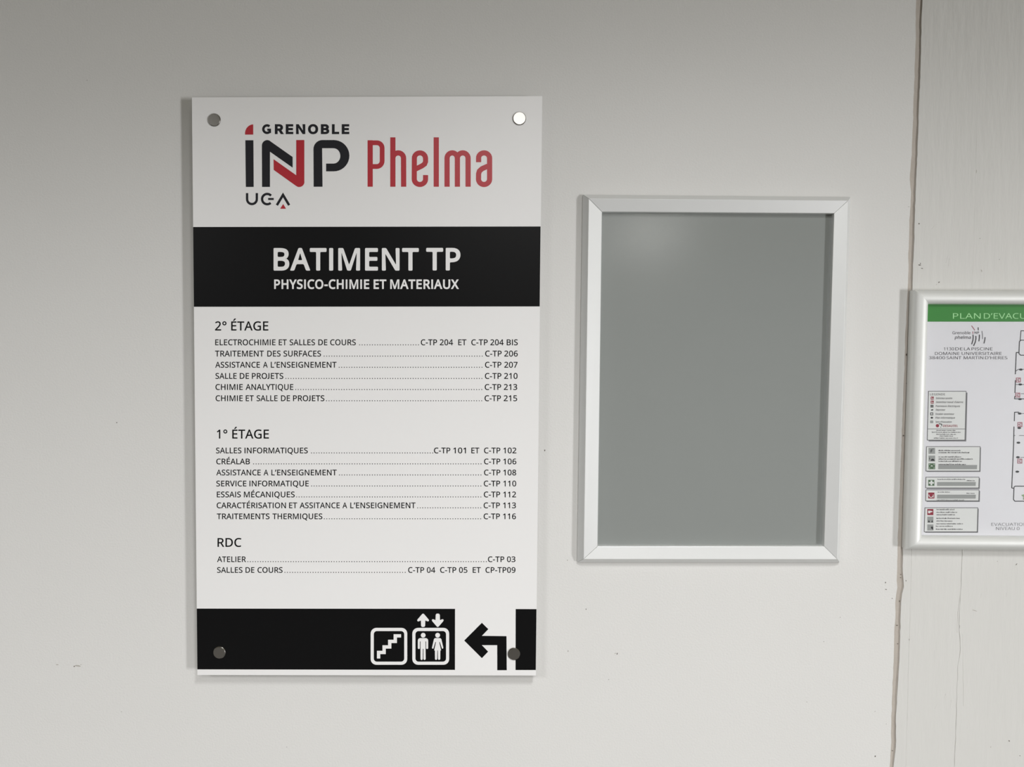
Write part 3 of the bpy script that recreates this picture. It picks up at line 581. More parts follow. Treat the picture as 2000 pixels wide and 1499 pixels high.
ridge('board_mark', wavy([(1909, 240), (1906.5, 330), (1903, 470), (1899, 568)], 0.3), 0.0010, 0.00016, M_CONC, wall_r)
ridge('board_mark', wavy([(1880, 1060), (1877.5, 1145), (1873, 1220), (1876, 1270), (1871.5, 1300), (1869.5, 1350), (1867, 1430), (1864, 1499), (1860, 1560)], 0.5), 0.0013, 0.0008, M_CONC, wall_r)
ridge('board_mark', wavy([(1876.5, 1150), (1870.5, 1200), (1869.5, 1236)], 0.4), 0.0008, 0.0005, M_CONC, wall_r)
ridge('board_mark', wavy([(1880, 1240), (1881, 1300), (1882, 1380)], 0.3), 0.0007, 0.0003, M_CONC, wall_r)
ridge('board_mark', wavy([(1810, 300), (1806, 430), (1804, 560)], 0.2), 0.0006, 0.00009, M_CONC, wall_r)
ridge('board_mark', wavy([(1781, 1066), (1778.5, 1180), (1774, 1320), (1769.5, 1499)], 0.25), 0.0006, 0.0003, M_CONC, wall_r)
for (x0, y0, x1, y1) in [(1853, 520, 1855, 505), (1820, 448, 1826, 441), (1852, 500, 1848, 514), (1826, 1385, 1832, 1374), (1857, 1384, 1858, 1368), (1916, 1168, 1917, 1160), (1967, 1158, 1966, 1166), (1847, 1356, 1845, 1364)]:
    ridge('paint_drip', wavy([(x0, y0), (x1, y1)], 0.2, 4), 0.0012, 0.0003, M_CONC, wall_r)


def chip(wall, x, y, rx, ry, ang=0.0, m=M_CHIP):
    n = 9
    a = math.radians(ang)
    v = []
    for k in range(n):
        r = rnd.uniform(0.65, 1.15)
        u, w = rx * r * math.cos(2 * math.pi * k / n), ry * r * math.sin(2 * math.pi * k / n)
        v.append(at(x + u * math.cos(a) - w * math.sin(a), y + u * math.sin(a) + w * math.cos(a), 0.00012))
    mesh('stain', v, [tuple(range(n))], m, wall)


for c in [(1729.5, 1138.5, 0.9, 2.0), (1730.5, 1152, 2.4, 0.8, 10), (1742.5, 1169.5, 1.2, 0.8, 35), (1205.5, 1277.5, 1.0, 2.2, 15), (1202, 1277, 2.4, 0.7, -15, M_SMUDGE), (1144.5, 1190.5, 0.7, 1.6),
          (1109.5, 1272.5, 0.5, 1.8), (1709.5, 1478, 1.1, 2.0, 15), (1641, 1206.5, 0.5, 0.8), (1609, 1254, 0.6, 0.9), (1576, 1372, 0.6, 0.8), (1709, 1390.5, 0.5, 0.8), (1731, 1415, 0.5, 0.6), (1775, 404, 2.0, 0.6, 0, M_SMUDGE),
          (152, 1301.5, 6.5, 1.6, 5, M_SMUDGE), (145, 1302.5, 1.6, 0.9, 0), (158, 1299, 1.6, 0.7, 20, M_SMUDGE), (112, 1299, 3.2, 1.0, 10, M_SMUDGE), (228, 826, 1.6, 0.8, 0), (170, 157, 1.2, 0.9, 0, M_SMUDGE), (1064, 880, 1.0, 2.2, 10),
          (1108, 1095, 0.6, 0.9), (560, 1460, 0.6, 0.8), (237, 1391, 0.7, 0.6), (1189, 1328, 0.8, 0.6)]:
    chip(wall_l, *c)
for c in [(1794.8, 437.2, 1.4, 1.2), (1796, 518, 3.0, 0.9, 5), (1797.8, 515, 0.8, 1.6), (1801, 524.5, 2.4, 0.7, 8), (1834, 551.5, 2.2, 0.9, -40), (1829, 556, 2.0, 0.5, -30, M_SMUDGE), (1917, 529, 1.2, 3.0, -18, M_SMUDGE),
          (1914, 466, 1.4, 0.8, 0, M_SMUDGE), (1907, 335, 0.8, 4.0, 4, M_SMUDGE), (1952, 507, 0.7, 0.7), (1985, 1103, 2.4, 0.7, -45), (1971, 1448, 1.6, 1.1, 45), (1935, 1460, 0.7, 0.7), (1992, 1477, 0.9, 0.8), (1948, 1097, 0.6, 0.6),
          (1776, 1250, 0.7, 2.4, 0), (1769.5, 1135, 0.8, 1.4), (1903, 1193, 5.5, 0.7, 18, M_SMUDGE), (1874, 1225, 0.8, 5.0, 3)]:
    chip(wall_r, *c)
for x, y, rx, ry in [(1758, 1122, 0.9, 0.9), (1757.5, 1128, 1.4, 0.6), (1755.5, 1174, 0.8, 1.8), (1750.5, 1221, 2.0, 0.8), (1752, 1257, 1.2, 0.8), (1741.5, 1465.5, 1.2, 0.7), (1769, 693, 1.2, 2.4), (1769.5, 749, 1.3, 1.5), (1769.5, 769, 0.8, 1.8), (1763, 851, 1.5, 1.5)]:
    n = 8
    p0 = at(x, y, -0.003)
    k = 0.00063
    mesh('stain', [Vector((p0.x + rx * k * math.cos(2 * math.pi * j / n), 0.0010, p0.z + ry * k * math.sin(2 * math.pi * j / n))) for j in range(n)], [tuple(range(n))], M_CHIP, joint)

# ------------------------------------------------------------------ the building directory
D_FACE, D_BACK = 0.0160, 0.0130
PANEL = [(374.8, 190.4), (1059.1, 187.9), (1046.8, 1320.3), (385.6, 1319.2)]
base = at(716, 1320, 0)
sign = thing('directory_sign', 'tall white directory sign with black bands on four steel studs, left of the empty frame', 'sign', base)
v, f = slab(PANEL, D_BACK, D_FACE)
panel = mesh('panel', v, f, M_PANEL, sign)
panel.data.materials.append(M_EDGE)
for p in panel.data.polygons:
    if abs(p.normal.y) < 0.5:
        p.material_index = 1
E1, E2 = D_FACE + 0.00010, D_FACE + 0.00020


def edge_x(side, y):
    (x0, y0), (x1, y1) = (PANEL[0], PANEL[3]) if side == 'l' else (PANEL[1], PANEL[2])
    return x0 + (x1 - x0) * (y - y0) / (y1 - y0)


# logo, black pieces and red pieces: measured in units of 1/5.26 pixel from (340, 160)
def U(pts, ox=340, oy=160, s=5.26):
    return [(ox + x / s, oy + y / s) for x, y in pts]


a = Art()
a.quad(U([(732, 600), (815, 600), (818, 1080), (737, 1080)]))
a.fill([U([(985, 1080), (904, 1080), (902, 668)] + arc(958, 655, 56, 57, 180, 275, 8) + arc(968, 640, 30, 40, -70, -50, 2) + [(1218, 772), (1218, 882), (985, 718)])])
a.fill([U([(1434, 1078), (1432, 690)] + arc(1524, 690, 92, 92, 180, 270, 8) + arc(1640, 759, 161, 161, -90, 90, 18) + [(1562, 920), (1562, 840)]
          + arc(1638, 761, 70, 79, 90, -90, 14) + [(1521, 682), (1525, 1078)])])
a.stroke(U(arc(955, 486, 38, 38.5, -48, -318, 16)), 25 / 5.26)
a.stroke(U([(957, 492), (985, 492), (985, 526)]), 22 / 5.26)
text(a, 'RENOBLE', 536.8, 682.2, 262.1, 19.4, off=40, font=GROTESK, track=70)
a.stroke(U([(750, 1143), (750, 1205)] + arc(800, 1206, 50, 50, 180, 0, 12)[1:-1] + [(850, 1205), (850, 1143)]), 4.6)
a.stroke(U(arc(957, 1205, 53, 53, -42, -312, 18)), 4.6)
a.stroke(U([(966, 1204), (1024, 1204)]), 4.0)
a.stroke(U([(1056, 1268), (1119, 1162), (1182, 1268)]), 4.8)
a.quad(U([(1105, 1165), (1119, 1141), (1133, 1165), (1119, 1185)]))
logo = a.build('institute_logo', M_LOGO, sign, E1)
a = Art()
a.fill([U([(813, 542), (729, 542)] + arc(815, 530, 86, 93, 180, 270, 8)[:-1] + [(813, 437)])])
a.fill([U([(1255, 598), (1338, 598), (1338, 1025)] + arc(1285, 1028, 54, 53, 0, 110, 8) + [(1240, 1060), (1024, 905), (1022, 795), (1255, 960)])])
a.quad(U([(1121, 1256), (1150, 1304), (1090, 1304)]))
o = a.build('logo_accent', M_RED, logo, E2)
o['label'] = 'red strokes of the logo'

a = Art()
P = lambda pts: U(pts, 700, 160, 5.26)
W = 53.5 / 5.26
a.stroke(P([(121, 1078), (121, 600)]), W)
a.stroke(P([(121, 626), (190, 626)] + arc(190, 680, 54, 54, -90, 0, 6)[1:] + arc(190, 812, 54, 58, 0, 90, 6) + [(121, 870)]), 49 / 5.26)
a.stroke(P([(354, 1078), (354, 570)]), W)
a.stroke(P([(354, 790)] + arc(409, 785, 55, 55, 180, 360, 12) + [(465, 1078)]), W)
a.stroke(P([(690, 958), (690, 1000)] + arc(632, 1000, 58, 55, 0, 180, 12)[1:] + [(575, 790)] + arc(632, 787, 58, 57, 180, 360, 12)[1:] + [(690, 820), (680, 845), (650, 866), (590, 895)]), 52 / 5.26)
a.stroke(P([(800, 1078), (800, 570)]), W)
a.stroke(P([(911, 1078), (911, 785)] + arc(964, 785, 53, 55, 180, 360, 12)[1:] + [(1017, 1078)]), W)
a.stroke(P([(1017, 785)] + arc(1072, 785, 55, 55, 180, 360, 12)[1:] + [(1127, 1078)]), W)
a.stroke(P([(1235, 826), (1235, 785)] + arc(1291, 785, 57, 55, 180, 360, 12)[1:] + [(1348, 1000)] + arc(1291, 1000, 57, 55, 0, 180, 12)[1:] + [(1235, 945), (1243, 918), (1270, 893), (1330, 866)]), 53 / 5.26)
o = a.build('school_logo', M_RED, sign, E1)

# title band
yt, yb = 443.5, 599.5
a = Art()
a.quad([(edge_x('l', yt), 443.6), (edge_x('r', yt) - 0.5, 442.6), (edge_x('r', yb) - 0.5, 598.9), (edge_x('l', yb), 599.6)])
band = a.build('title_band', M_BLACK, sign, E1)
a = Art()
text(a, 'BATIMENT', 534.3, 818.0, 528.9, 44.2, off=22, soft=26)
text(a, 'TP', 832.4, 899.3, 528.6, 44.2, off=22, soft=26)
a.build('title_lettering', M_WHITE, band, E2)
a = Art()
text(a, 'PHYSICO-CHIMIE', 535.4, 721.2, 564.8, 18.7, off=26, soft=14)
text(a, 'ET', 729.7, 754.6, 564.8, 18.7, off=26, soft=14)
text(a, 'MATERIAUX', 762.1, 896.3, 564.8, 18.7, off=26, soft=14)
a.build('subtitle_lettering', M_WHITE, band, E2)

# floor headings and entries: words with the span of their ink, then the dotted leader, then the room codes
for words, bl, cap in [([('2°', 420.0, 442.4), ('ÉTAGE', 451.5, 524.1)], 646.0, 17.9),
                       ([('1°', 423.5, 444.0), ('ÉTAGE', 453.6, 525.2)], 857.2, 17.6),
                       ([('RDC', 424.8, 471.6)], 1068.8, 17.2)]:
    a = Art()
    for w, x0, x1 in words:
        text(a, w, x0, x1, bl, cap, off=11)
    a.build('floor_heading', M_BLACK, sign, E1)

CT = lambda x: x
ROWS = [
    ([('ELECTROCHIMIE', 420.3, 538.1), ('ET', 544.5, 560.1), ('SALLES', 565.7, 615.3), ('DE', 621.7, 639.3), ('COURS', 644.9, 695.0)], (701.6, 818.2),
     [('C-TP', 822, 853.7), ('204', 859, 884.9), ('ET', 895, 911), ('C-TP', 920.6, 952.6), ('204', 957.7, 983.7), ('BIS', 989.7, 1011.3)], 674.8, 11.5),
    ([('TRAITEMENT', 420, 515.3), ('DES', 522, 548.1), ('SURFACES', 553.7, 627)], (632.3, 942.6), [('C-TP', 947.6, 979.8), ('206', 984.9, 1011.3)], 696.8, 11.5),
    ([('ASSISTANCE', 420.3, 507.6), ('A', 513.7, 522.9), ('L’ENSEIGNEMENT', 528.9, 657.4)], (661.6, 942.2), [('C-TP', 947.3, 979.3), ('207', 984.9, 1010.9)], 718.6, 11.4),
    ([('SALLE', 420.8, 462.1), ('DE', 468.4, 486.4), ('PROJETS', 492, 553.4)], (557.6, 942.0), [('C-TP', 947.1, 979.3), ('210', 984.6, 1010.9)], 740.5, 11.4),
    ([('CHIMIE', 420.8, 474.1), ('ANALYTIQUE', 479.6, 572.9)], (576.8, 941.7), [('C-TP', 946.8, 978.9), ('213', 984.1, 1010.2)], 762.1, 11.4),
    ([('CHIMIE', 421.1, 474.1), ('ET', 480, 495.6), ('SALLE', 501.2, 542.1), ('DE', 548.9, 566.5), ('PROJETS', 572.4, 633.7)], (636.9, 941.7), [('C-TP', 946.5, 978.5), ('215', 983.8, 1010.1)], 784.0, 11.4),
    ([('SALLES', 421.9, 471.6), ('INFORMATIQUES', 477.6, 601.2)], (607.6, 846.0), [('C-TP', 847.6, 879.6), ('101', 885.2, 910), ('ET', 920.6, 936.1), ('C-TP', 945.4, 977.3), ('102', 983, 1008.6)], 886.0, 11.2),
    ([('CRÉALAB', 422.4, 488)], (494.4, 940.4), [('C-TP', 945.4, 977.3), ('106', 983, 1008.5)], 907.5, 11.2),
    ([('ASSISTANCE', 422.4, 509.2), ('A', 514.8, 524.1), ('L’ENSEIGNEMENT', 530, 657.7)], (662.2, 940.2), [('C-TP', 945.4, 977.3), ('108', 983, 1008.2)], 929.1, 11.2),
    ([('SERVICE', 422.4, 481.2), ('INFORMATIQUE', 487.2, 603)], (607.8, 940.0), [('C-TP', 944.9, 976.9), ('110', 983, 1008.2)], 950.6, 11.2),
    ([('ESSAIS', 423.5, 470.4), ('MÉCANIQUES', 476.4, 575.6)], (578.5, 940.0), [('C-TP', 944.9, 976.9), ('112', 982.9, 1007.9)], 972.0, 11.2),
    ([('CARACTÉRISATION', 423.2, 558.5), ('ET', 564.6, 580.4), ('ASSITANCE', 585.2, 663.6), ('A', 668.9, 678), ('L’ENSEIGNEMENT', 684.1, 811.6)], (815.0, 939.8), [('C-TP', 944.6, 976.5), ('113', 982.5, 1007.7)], 993.3, 11.2),
    ([('TRAITEMENTS', 423.5, 526.5), ('THERMIQUES', 532.1, 629.7)], (632.6, 939.6), [('C-TP', 944.6, 976.5), ('116', 982.5, 1007.7)], 1014.7, 11.2),
    ([('ATELIER', 424, 480.5)], (483.2, 950.6), [('C-TP', 953.0, 985.0), ('03', 990.2, 1006.7)], 1098.5, 11.0),
    ([('SALLES', 424, 473.6), ('DE', 479.6, 496.8), ('COURS', 502.9, 552)], (555.6, 792.2), [('C-TP', 797.1, 828.5), ('04', 833.7, 850.2), ('C-TP', 859.6, 891.2), ('05', 896.5, 913), ('ET', 923.2, 939), ('CP-TP09', 948.2, 1006.8)], 1119.5, 11.0)]
for words, (d0, d1), codes, bl, cap in ROWS:
    a = Art()
    for w, x0, x1 in words + codes:
        text(a, w, x0, x1, bl, cap, off=13)
    n = round((d1 - d0 - 1.6) / 4.955)
    for k in range(n + 1):
        x = d0 + 0.8 + (d1 - d0 - 1.6) * k / n
        a.disc(x, bl - 0.85, 0.95, 8)
    a.build('entry_line', M_BLACK, sign, E1)

# footer band with pictograms
Q = lambda pts: U(pts, 700, 1170, 5.556)
a = Art()
a.quad([(edge_x('l', 1189.4), 1189.4), (888.8, 1189.9), (888.6, 1309.2), (edge_x('l', 1308.2), 1308.2)])
foot = a.build('footer_band', M_BLACK, sign, E1)
a = Art()
a.fill([Q(rrect(133, 317, 530, 718, 62)), Q(rrect(167, 352, 497, 684, 34))])
a.stroke(Q([(219, 650), (219, 584), (279, 584), (279, 524), (340, 524), (340, 464), (400, 464), (400, 404), (463, 404)]), 36 / 5.556)
a.build('stair_pictogram', M_WHITE, foot, E2)
a = Art()
a.fill([Q(rrect(585, 317, 985, 718, 62)), Q(rrect(619, 352, 951, 684, 34))])
for cx, flip in ((702, 1), (861, -1)):
    cy = 235
    pts = [(0, -73), (10, -68), (58, -12), (64, 0), (60, 10), (50, 12), (24, 2), (22, 60), (14, 71), (0, 73), (-14, 71), (-22, 60), (-24, 2), (-50, 12), (-60, 10), (-64, 0), (-58, -12), (-10, -68)]
    a.fill([Q([(cx + x, cy + flip * y) for x, y in pts])])
a.fill([Q(arc(703, 397, 26, 26, 0, 342, 18))])
a.fill([Q(arc(672, 455, 27, 27, 180, 270, 5) + arc(730, 455, 27, 27, -90, 0, 5) + [(757, 535)] + arc(746, 535, 11, 12, 0, 180, 5) + [(735, 464), (728, 464), (730, 655)] + arc(718, 653, 12, 13, 0, 180, 5)
          + [(706, 545), (699, 545), (698, 655)] + arc(686, 653, 12, 13, 0, 180, 5) + [(674, 464), (667, 464), (667, 535)] + arc(656, 535, 11, 12, 0, 180, 5))])
a.fill([Q(arc(860, 397, 26, 26, 0, 342, 18))])
a.fill([Q(arc(838, 448, 20, 20, 200, 270, 4) + arc(882, 448, 20, 20, -90, -20, 4) + [(921, 530), (919, 541), (907, 543), (884, 470), (877, 472), (897, 562), (889, 562), (888, 655)] + arc(876, 653, 12, 12, 0, 180, 5)
          + [(863, 562), (857, 562), (855, 655)] + arc(843, 653, 12, 12, 0, 180, 5) + [(830, 562), (822, 562), (842, 472), (835, 470), (813, 543), (801, 541), (799, 530)])])
a.build('lift_pictogram', M_WHITE, foot, E2)
a = Art()
a.fill([Q([(1148, 455), (1340, 262), (1410, 331), (1340, 404), (1607, 407), (1610, 777), (1507, 777), (1506, 505), (1340, 505), (1408, 575), (1340, 646)])])
a.build('direction_arrow', M_BLACK, sign, E1)
a = Art()
a.quad([(1007.2, 1190.3), (edge_x('r', 1190.5) - 0.4, 1190.5), (edge_x('r', 1309.5) - 0.4, 1309.5), (1006.9, 1309.5)])
a.build('footer_block', M_BLACK, sign, E1)

# steel studs: a cap on the face, a spacer behind it down to the wall
for x, y, r in ((418.9, 234.7, 12.3), (1014.6, 231.9, 12.6), (428.9, 1274.9, 12.4), (1003.8, 1277.6, 12.4)):
    c = at(x, y, D_FACE)
    k = r * 0.000625
    prof = [(k, D_FACE), (k, D_FACE + 0.0010), (k - 0.0007, D_FACE + 0.0017), (0.0, D_FACE + 0.0017)]
    n = 64
    vv, ff = [], []
    for rr, dd in prof:
        for j in range(n):
            t = 2 * math.pi * j / n
            vv.append(Vector((c.x + rr * math.cos(t), -dd, c.z + rr * math.sin(t))))
    for s in range(2):
        for j in range(n):
            ff.append((s * n + j, s * n + (j + 1) % n, (s + 1) * n + (j + 1) % n, (s + 1) * n + j))
    ff += [tuple(range(2 * n, 3 * n))]
    cap_o = mesh('stud_cap', vv[:3 * n], ff, M_CAP, sign)
    vv, ff = [], []
    for dd in (0.0002, D_BACK):
        for j in range(24):
            t = 2 * math.pi * j / 24
            vv.append(Vector((c.x + 0.007 * math.cos(t), -dd, c.z + 0.007 * math.sin(t))))
    ff = [(j, (j + 1) % 24, 24 + (j + 1) % 24, 24 + j) for j in range(24)] + [tuple(range(24)), tuple(range(24, 48))]
    mesh('spacer', vv, ff, M_CAP, cap_o)


# ------------------------------------------------------------------ the two frames
def frame_rails(root, outer, inner, prof, m, gap, smooth, ind):
    """Four mitred rails; prof = [(fraction outer->inner, depth)]. Corners are points on the wall."""
    for s in range(4):
        e = (s + 1) % 4
        along = (outer[e] - outer[s]).normalized()
        v, f = [], []
        n = len(prof)
        for t, d in prof:
            for cnr, sg in ((s, 1), (e, -1)):
                p = outer[cnr].lerp(inner[cnr], t) + along * gap * sg
                v.append(Vector((p.x, -d, p.z)))
        for k in range(n - 1):
            f.append((2 * k, 2 * k + 1, 2 * k + 3, 2 * k + 2))
        f.append((2 * n - 2, 2 * n - 1, 1, 0))
        f.append(tuple(range(0, 2 * n, 2)))
        f.append(tuple(range(1, 2 * n, 2)))
        o = mesh('frame_rail', v, f, m, root)
        if smooth:
            for p in o.data.polygons:
                p.use_smooth = len(p.vertices) == 4
            mod_angle(o, 40)
        else:
            bv = o.modifiers.new('soft_edges', 'BEVEL')
            bv.width = 0.0006
            bv.segments = 3
            bv.limit_method = 'ANGLE'


def mod_angle(o, deg):
    bm = bmesh.new()
    bm.from_mesh(o.data)
    for e in bm.edges:
        if len(e.link_faces) == 2 and e.calc_face_angle(0) > math.radians(deg):
            e.smooth = False
    bm.to_mesh(o.data)
    bm.free()


def flat(p, d):
    return [Vector((q.x, -d, q.z)) for q in p]


def plate(name, corners, d0, d1, m, root):
    v = flat(corners, d1) + flat(corners, d0)
    return mesh(name, v, [(0, 1, 2, 3), (7, 6, 5, 4)] + [(i, 4 + i, 4 + (i + 1) % 4, (i + 1) % 4) for i in range(4)], m, root)


# empty snap frame in portrait format
outer = [at(x, y, 0.006) for x, y in ((1138.6, 379.7), (1662.4, 384.0), (1641.4, 1100.3), (1127.8, 1099.8))]
inner = [at(x, y, 0.008) for x, y in ((1175.6, 414.2), (1628.2, 417.4), (1608.9, 1067.0), (1167.0, 1067.3))]
base = (outer[2] + outer[3]) / 2
base.y = 0
snap = thing('snap_frame', 'empty silver frame with plain grey backing between directory sign and evacuation plan', 'picture frame', base)
PROF = [(0.0, 0.0003), (0.0, 0.0036), (0.29, 0.0122), (0.98, 0.0092), (1.0, 0.0088), (1.0, 0.0012), (0.9, 0.0012), (0.88, 0.0003)]
frame_rails(snap, outer, inner, PROF, M_ALU, 0.00012, False, 0)
mid = [o.lerp(i, 0.93) for o, i in zip(outer, inner)]
plate('backing_card', mid, 0.0004, 0.0020, M_GREY, snap)
plate('cover_film', mid, 0.0024, 0.0027, M_FILM, snap)

# framed evacuation plan in landscape format; it runs on past the right edge of the photograph
DP = 0.0060
o0, o3 = at(1782.3, 567.2, 0.008), at(1767.2, 1072.4, 0.008)
i0, i3 = at(1811.9, 594.4, 0.009), at(1799.6, 1046.8, 0.009)
wide, rail = 0.448, 0.0190
o1, o2 = o0 + Vector((wide, 0, 0.0010)), o3 + Vector((wide, 0, 0.0002))
i1, i2 = i0 + Vector((wide - 2 * rail, 0, 0.0006)), i3 + Vector((wide - 2 * rail, 0, 0.0))
outer, inner = [o0, o1, o2, o3], [i0, i1, i2, i3]
base = (o2 + o3) / 2
base.y = 0
plan = thing('evacuation_plan', 'evacuation plan with green heading in a rounded silver frame beside the wall joint', 'evacuation plan', base)
PR = [(0.0, 0.0003), (0.0, 0.0085)] + [(0.5 - 0.5 * math.cos(math.radians(a)), 0.0085 + 0.0070 * math.sin(math.radians(a))) for a in range(15, 166, 15)] + [(1.0, 0.0090), (1.0, 0.0020), (0.9, 0.0020), (0.88, 0.0003)]
frame_rails(plan, outer, inner, PR, M_ALU2, 0.00006, True, 0)
mid = [o.lerp(i, 0.93) for o, i in zip(outer, inner)]
paper = plate('plan_sheet', mid, 0.0010, DP - 0.0002, M_PAPER, plan)
plate('cover_film', mid, DP + 0.0006, DP + 0.0008, M_FILM2, plan)
X_END = 2380
K1, K2, K3 = DP, DP + 0.0001, DP + 0.0002
a = Art()
a.quad([(1808, 588), (X_END, 588), (X_END, 628.6), (1808, 628.6)])
head = a.build('heading_band', M_GREEN, paper, K1)
a = Art()
text(a, 'PLAN', 1861.2, 1915.4, 622.8, 10.6, off=-2)
text(a, 'D’EVACUATION', 1921.6, 2068.0, 622.8, 10.6, off=-2)
o = a.build('heading_lettering', M_PALE, paper, K2)
o['label'] = 'pale green heading letters'

S = lambda pts: U(pts, 1800, 590, 10.0)
a = Art()
text(a, 'Grenoble', 1860.4, 1895.6, 653.2, 5.6, off=0)
text(a, 'phelma', 1865.2, 1895.8, 662.2, 6.0, off=8, slant=0.15)
text(a, 'NP', 1903.6, 1912.4, 652.4, 4.6, off=10)
for pts, w in (([(1005, 640), (1009, 690), (1003, 750), (978, 828)], 2.0), ([(1060, 665), (1062, 720), (1048, 790), (1015, 860)], 2.0), ([(1130, 640), (1129, 700), (1119, 770)], 2.0), ([(1240, 690), (1236, 740), (1218, 812)], 2.0), ([(1106, 498), (1108, 555)], 1.8)):
    a.stroke(S(pts), w)
a.build('school_emblem', M_INK, paper, K1)
a = Art()
a.stroke(S([(975, 465), (1010, 510), (1040, 555)]), 1.6)
text(a, 'I', 1899.6, 1901.2, 652.4, 4.6, off=6)
a.build('emblem_accent', M_INKP, paper, K1)
a = Art()
a.stroke(S([(1180, 568), (1190, 640), (1192, 725)]), 1.4)
a.build('emblem_stroke', M_INKL, paper, K1)
a = Art()
for words, bl in (([('1130', 1843.6, 1863.2), ('DE', 1866.0, 1880.0), ('LA', 1883.0, 1895.0), ('PISCINE', 1897.6, 1938.6)], 684.6),
                  ([('DOMAINE', 1826.2, 1874.2), ('UNIVERSITAIRE', 1878.6, 1956.4)], 693.6),
                  ([('38400', 1814.2, 1846.0), ('SAINT', 1848.8, 1877.6), ('MARTIN', 1882.4, 1920.6), ('D’HERES', 1924.2, 1967.6)], 702.0)):
    for w, x0, x1 in words:
        text(a, w, x0, x1, bl, 5.6, off=-4)
a.build('address_lettering', M_INK, paper, K1)
a = Art()
text(a, 'EVACUATION', 1936.4, 2006.0, 1027.6, 5.8, off=-8)
text(a, 'NIVEAU', 1945.6, 1982.0, 1035.8, 5.8, off=-8)
text(a, '0', 1986.0, 1991.4, 1035.8, 5.8, off=-8)
a.build('level_lettering', M_INKL, paper, K1)


def info_box(x0, y0, x1, y1, skew, sh):
    """A bordered box with the drop shadow printed on the sheet."""
    b = Art()
    b.quad([(x0 + sh, y0 + sh), (x1 + sh, y0 + sh), (x1 + sh + skew, y1 + sh), (x0 + sh + skew, y1 + sh)])
    bx = b.build('notice_box', M_INKL, paper, K1)
    b = Art()
    b.quad([(x0, y0), (x1, y0), (x1 + skew, y1), (x0 + skew, y1)])
    b.build('box_face', M_BOX, bx, K1 + 0.00005)
    b = Art()
    b.stroke([(x0, y0), (x1, y0), (x1 + skew, y1), (x0 + skew, y1)], 1.0, True)
    b.build('box_border', M_INK, bx, K2)
    return bx


# legend box
lg = info_box(1813.6, 764.6, 1887.0, 860.0, -2.4, 2.6)
a = Art()
a.stroke([(1811.8, 838.2), (1884.8, 838.2)], 0.8)
text(a, 'LEGENDE', 1816.6, 1846.0, 772.6, 3.9, off=-2)
for w, x0, x1, bl in (('Extincteur poudre', 1828.2, 1859.6, 780.0), ('Déclencheur manuel', 1828.0, 1862, 787.6), ('d’alarme', 1864, 1881, 787.6), ('Panneaux électriques', 1827.6, 1875.0, 795.4), ('Disjoncteur', 1827.6, 1846.0, 802.6), ('Escalier / ascenseur'.replace(' /', ''), 1827.4, 1863.6, 810.8), ('Plan informatique', 1827.2, 1865.0, 818.2), ('Sens d’évacuation', 1827.0, 1858.6, 826.2)):
    text(a, w, x0, x1, bl, 3.6, off=6, slant=0.12)
for x0, x1, y in ((1829, 1867, 842.0), (1820, 1876, 845.6), (1829, 1867, 849.6), (1835, 1861, 853.0), (1824, 1871, 857.0)):
    fine_print(a, x0, x1, y, 2.0)
a.build('legend_lettering', M_INK, lg, K3)
a = Art()
for y in (775.2, 783.0):
    a.fill([[(1818, y), (1823.8, y), (1823.6, y + 5.8), (1817.8, y + 5.8)], [(1819.2, y + 1.4), (1820.6, y + 1.4), (1820.4, y + 4.6), (1819, y + 4.6)], [(1821.6, y + 2.6), (1822.8, y + 2.6), (1822.8, y + 4.8), (1821.4, y + 4.8)]])
a.build('legend_symbol', M_INKR, lg, K3)
a = Art()
for (x, y) in ((1817.6, 791.2), (1820.6, 791.2), (1817.6, 794.0), (1820.6, 794.0)):
    a.rect(x, y, x + 2.4, y + 2.4)
a.quad([(1818.8, 800.2), (1822.8, 799.6), (1822.2, 802.2), (1818.4, 802.4)])
a.fill([[(1817, 806.2), (1822.6, 806.2), (1822.6, 811.6), (1817, 811.6)], [(1818.2, 807.4), (1821.4, 807.4), (1821.4, 810.4), (1818.2, 810.4)]])
a.quad([(1817, 816.4), (1820, 814.2), (1823, 816.2), (1820.4, 818.6)])
a.build('legend_symbol', M_INKD, lg, K3)
a = Art()
a.fill([rrect(1816.6, 821.8, 1822.8, 827.0, 1.2, 3)])
a.build('legend_symbol', M_SHADE, lg, K3)
a = Art()
a.disc(1831.0, 832.0, 3.2)
text(a, 'DESAUTEL', 1841.6, 1870.8, 834.4, 4.2, off=16, slant=0.2)
a.build('supplier_logo', M_INKR, lg, K3)
a = Art()
a.stroke([(1833.6, 828.0), (1839.4, 829.0), (1839.4, 832.6)], 1.4)
a.disc(1837.6, 834.8, 0.9, 8)
a.build('supplier_logo', M_INKD, lg, K3 + 0.00002)

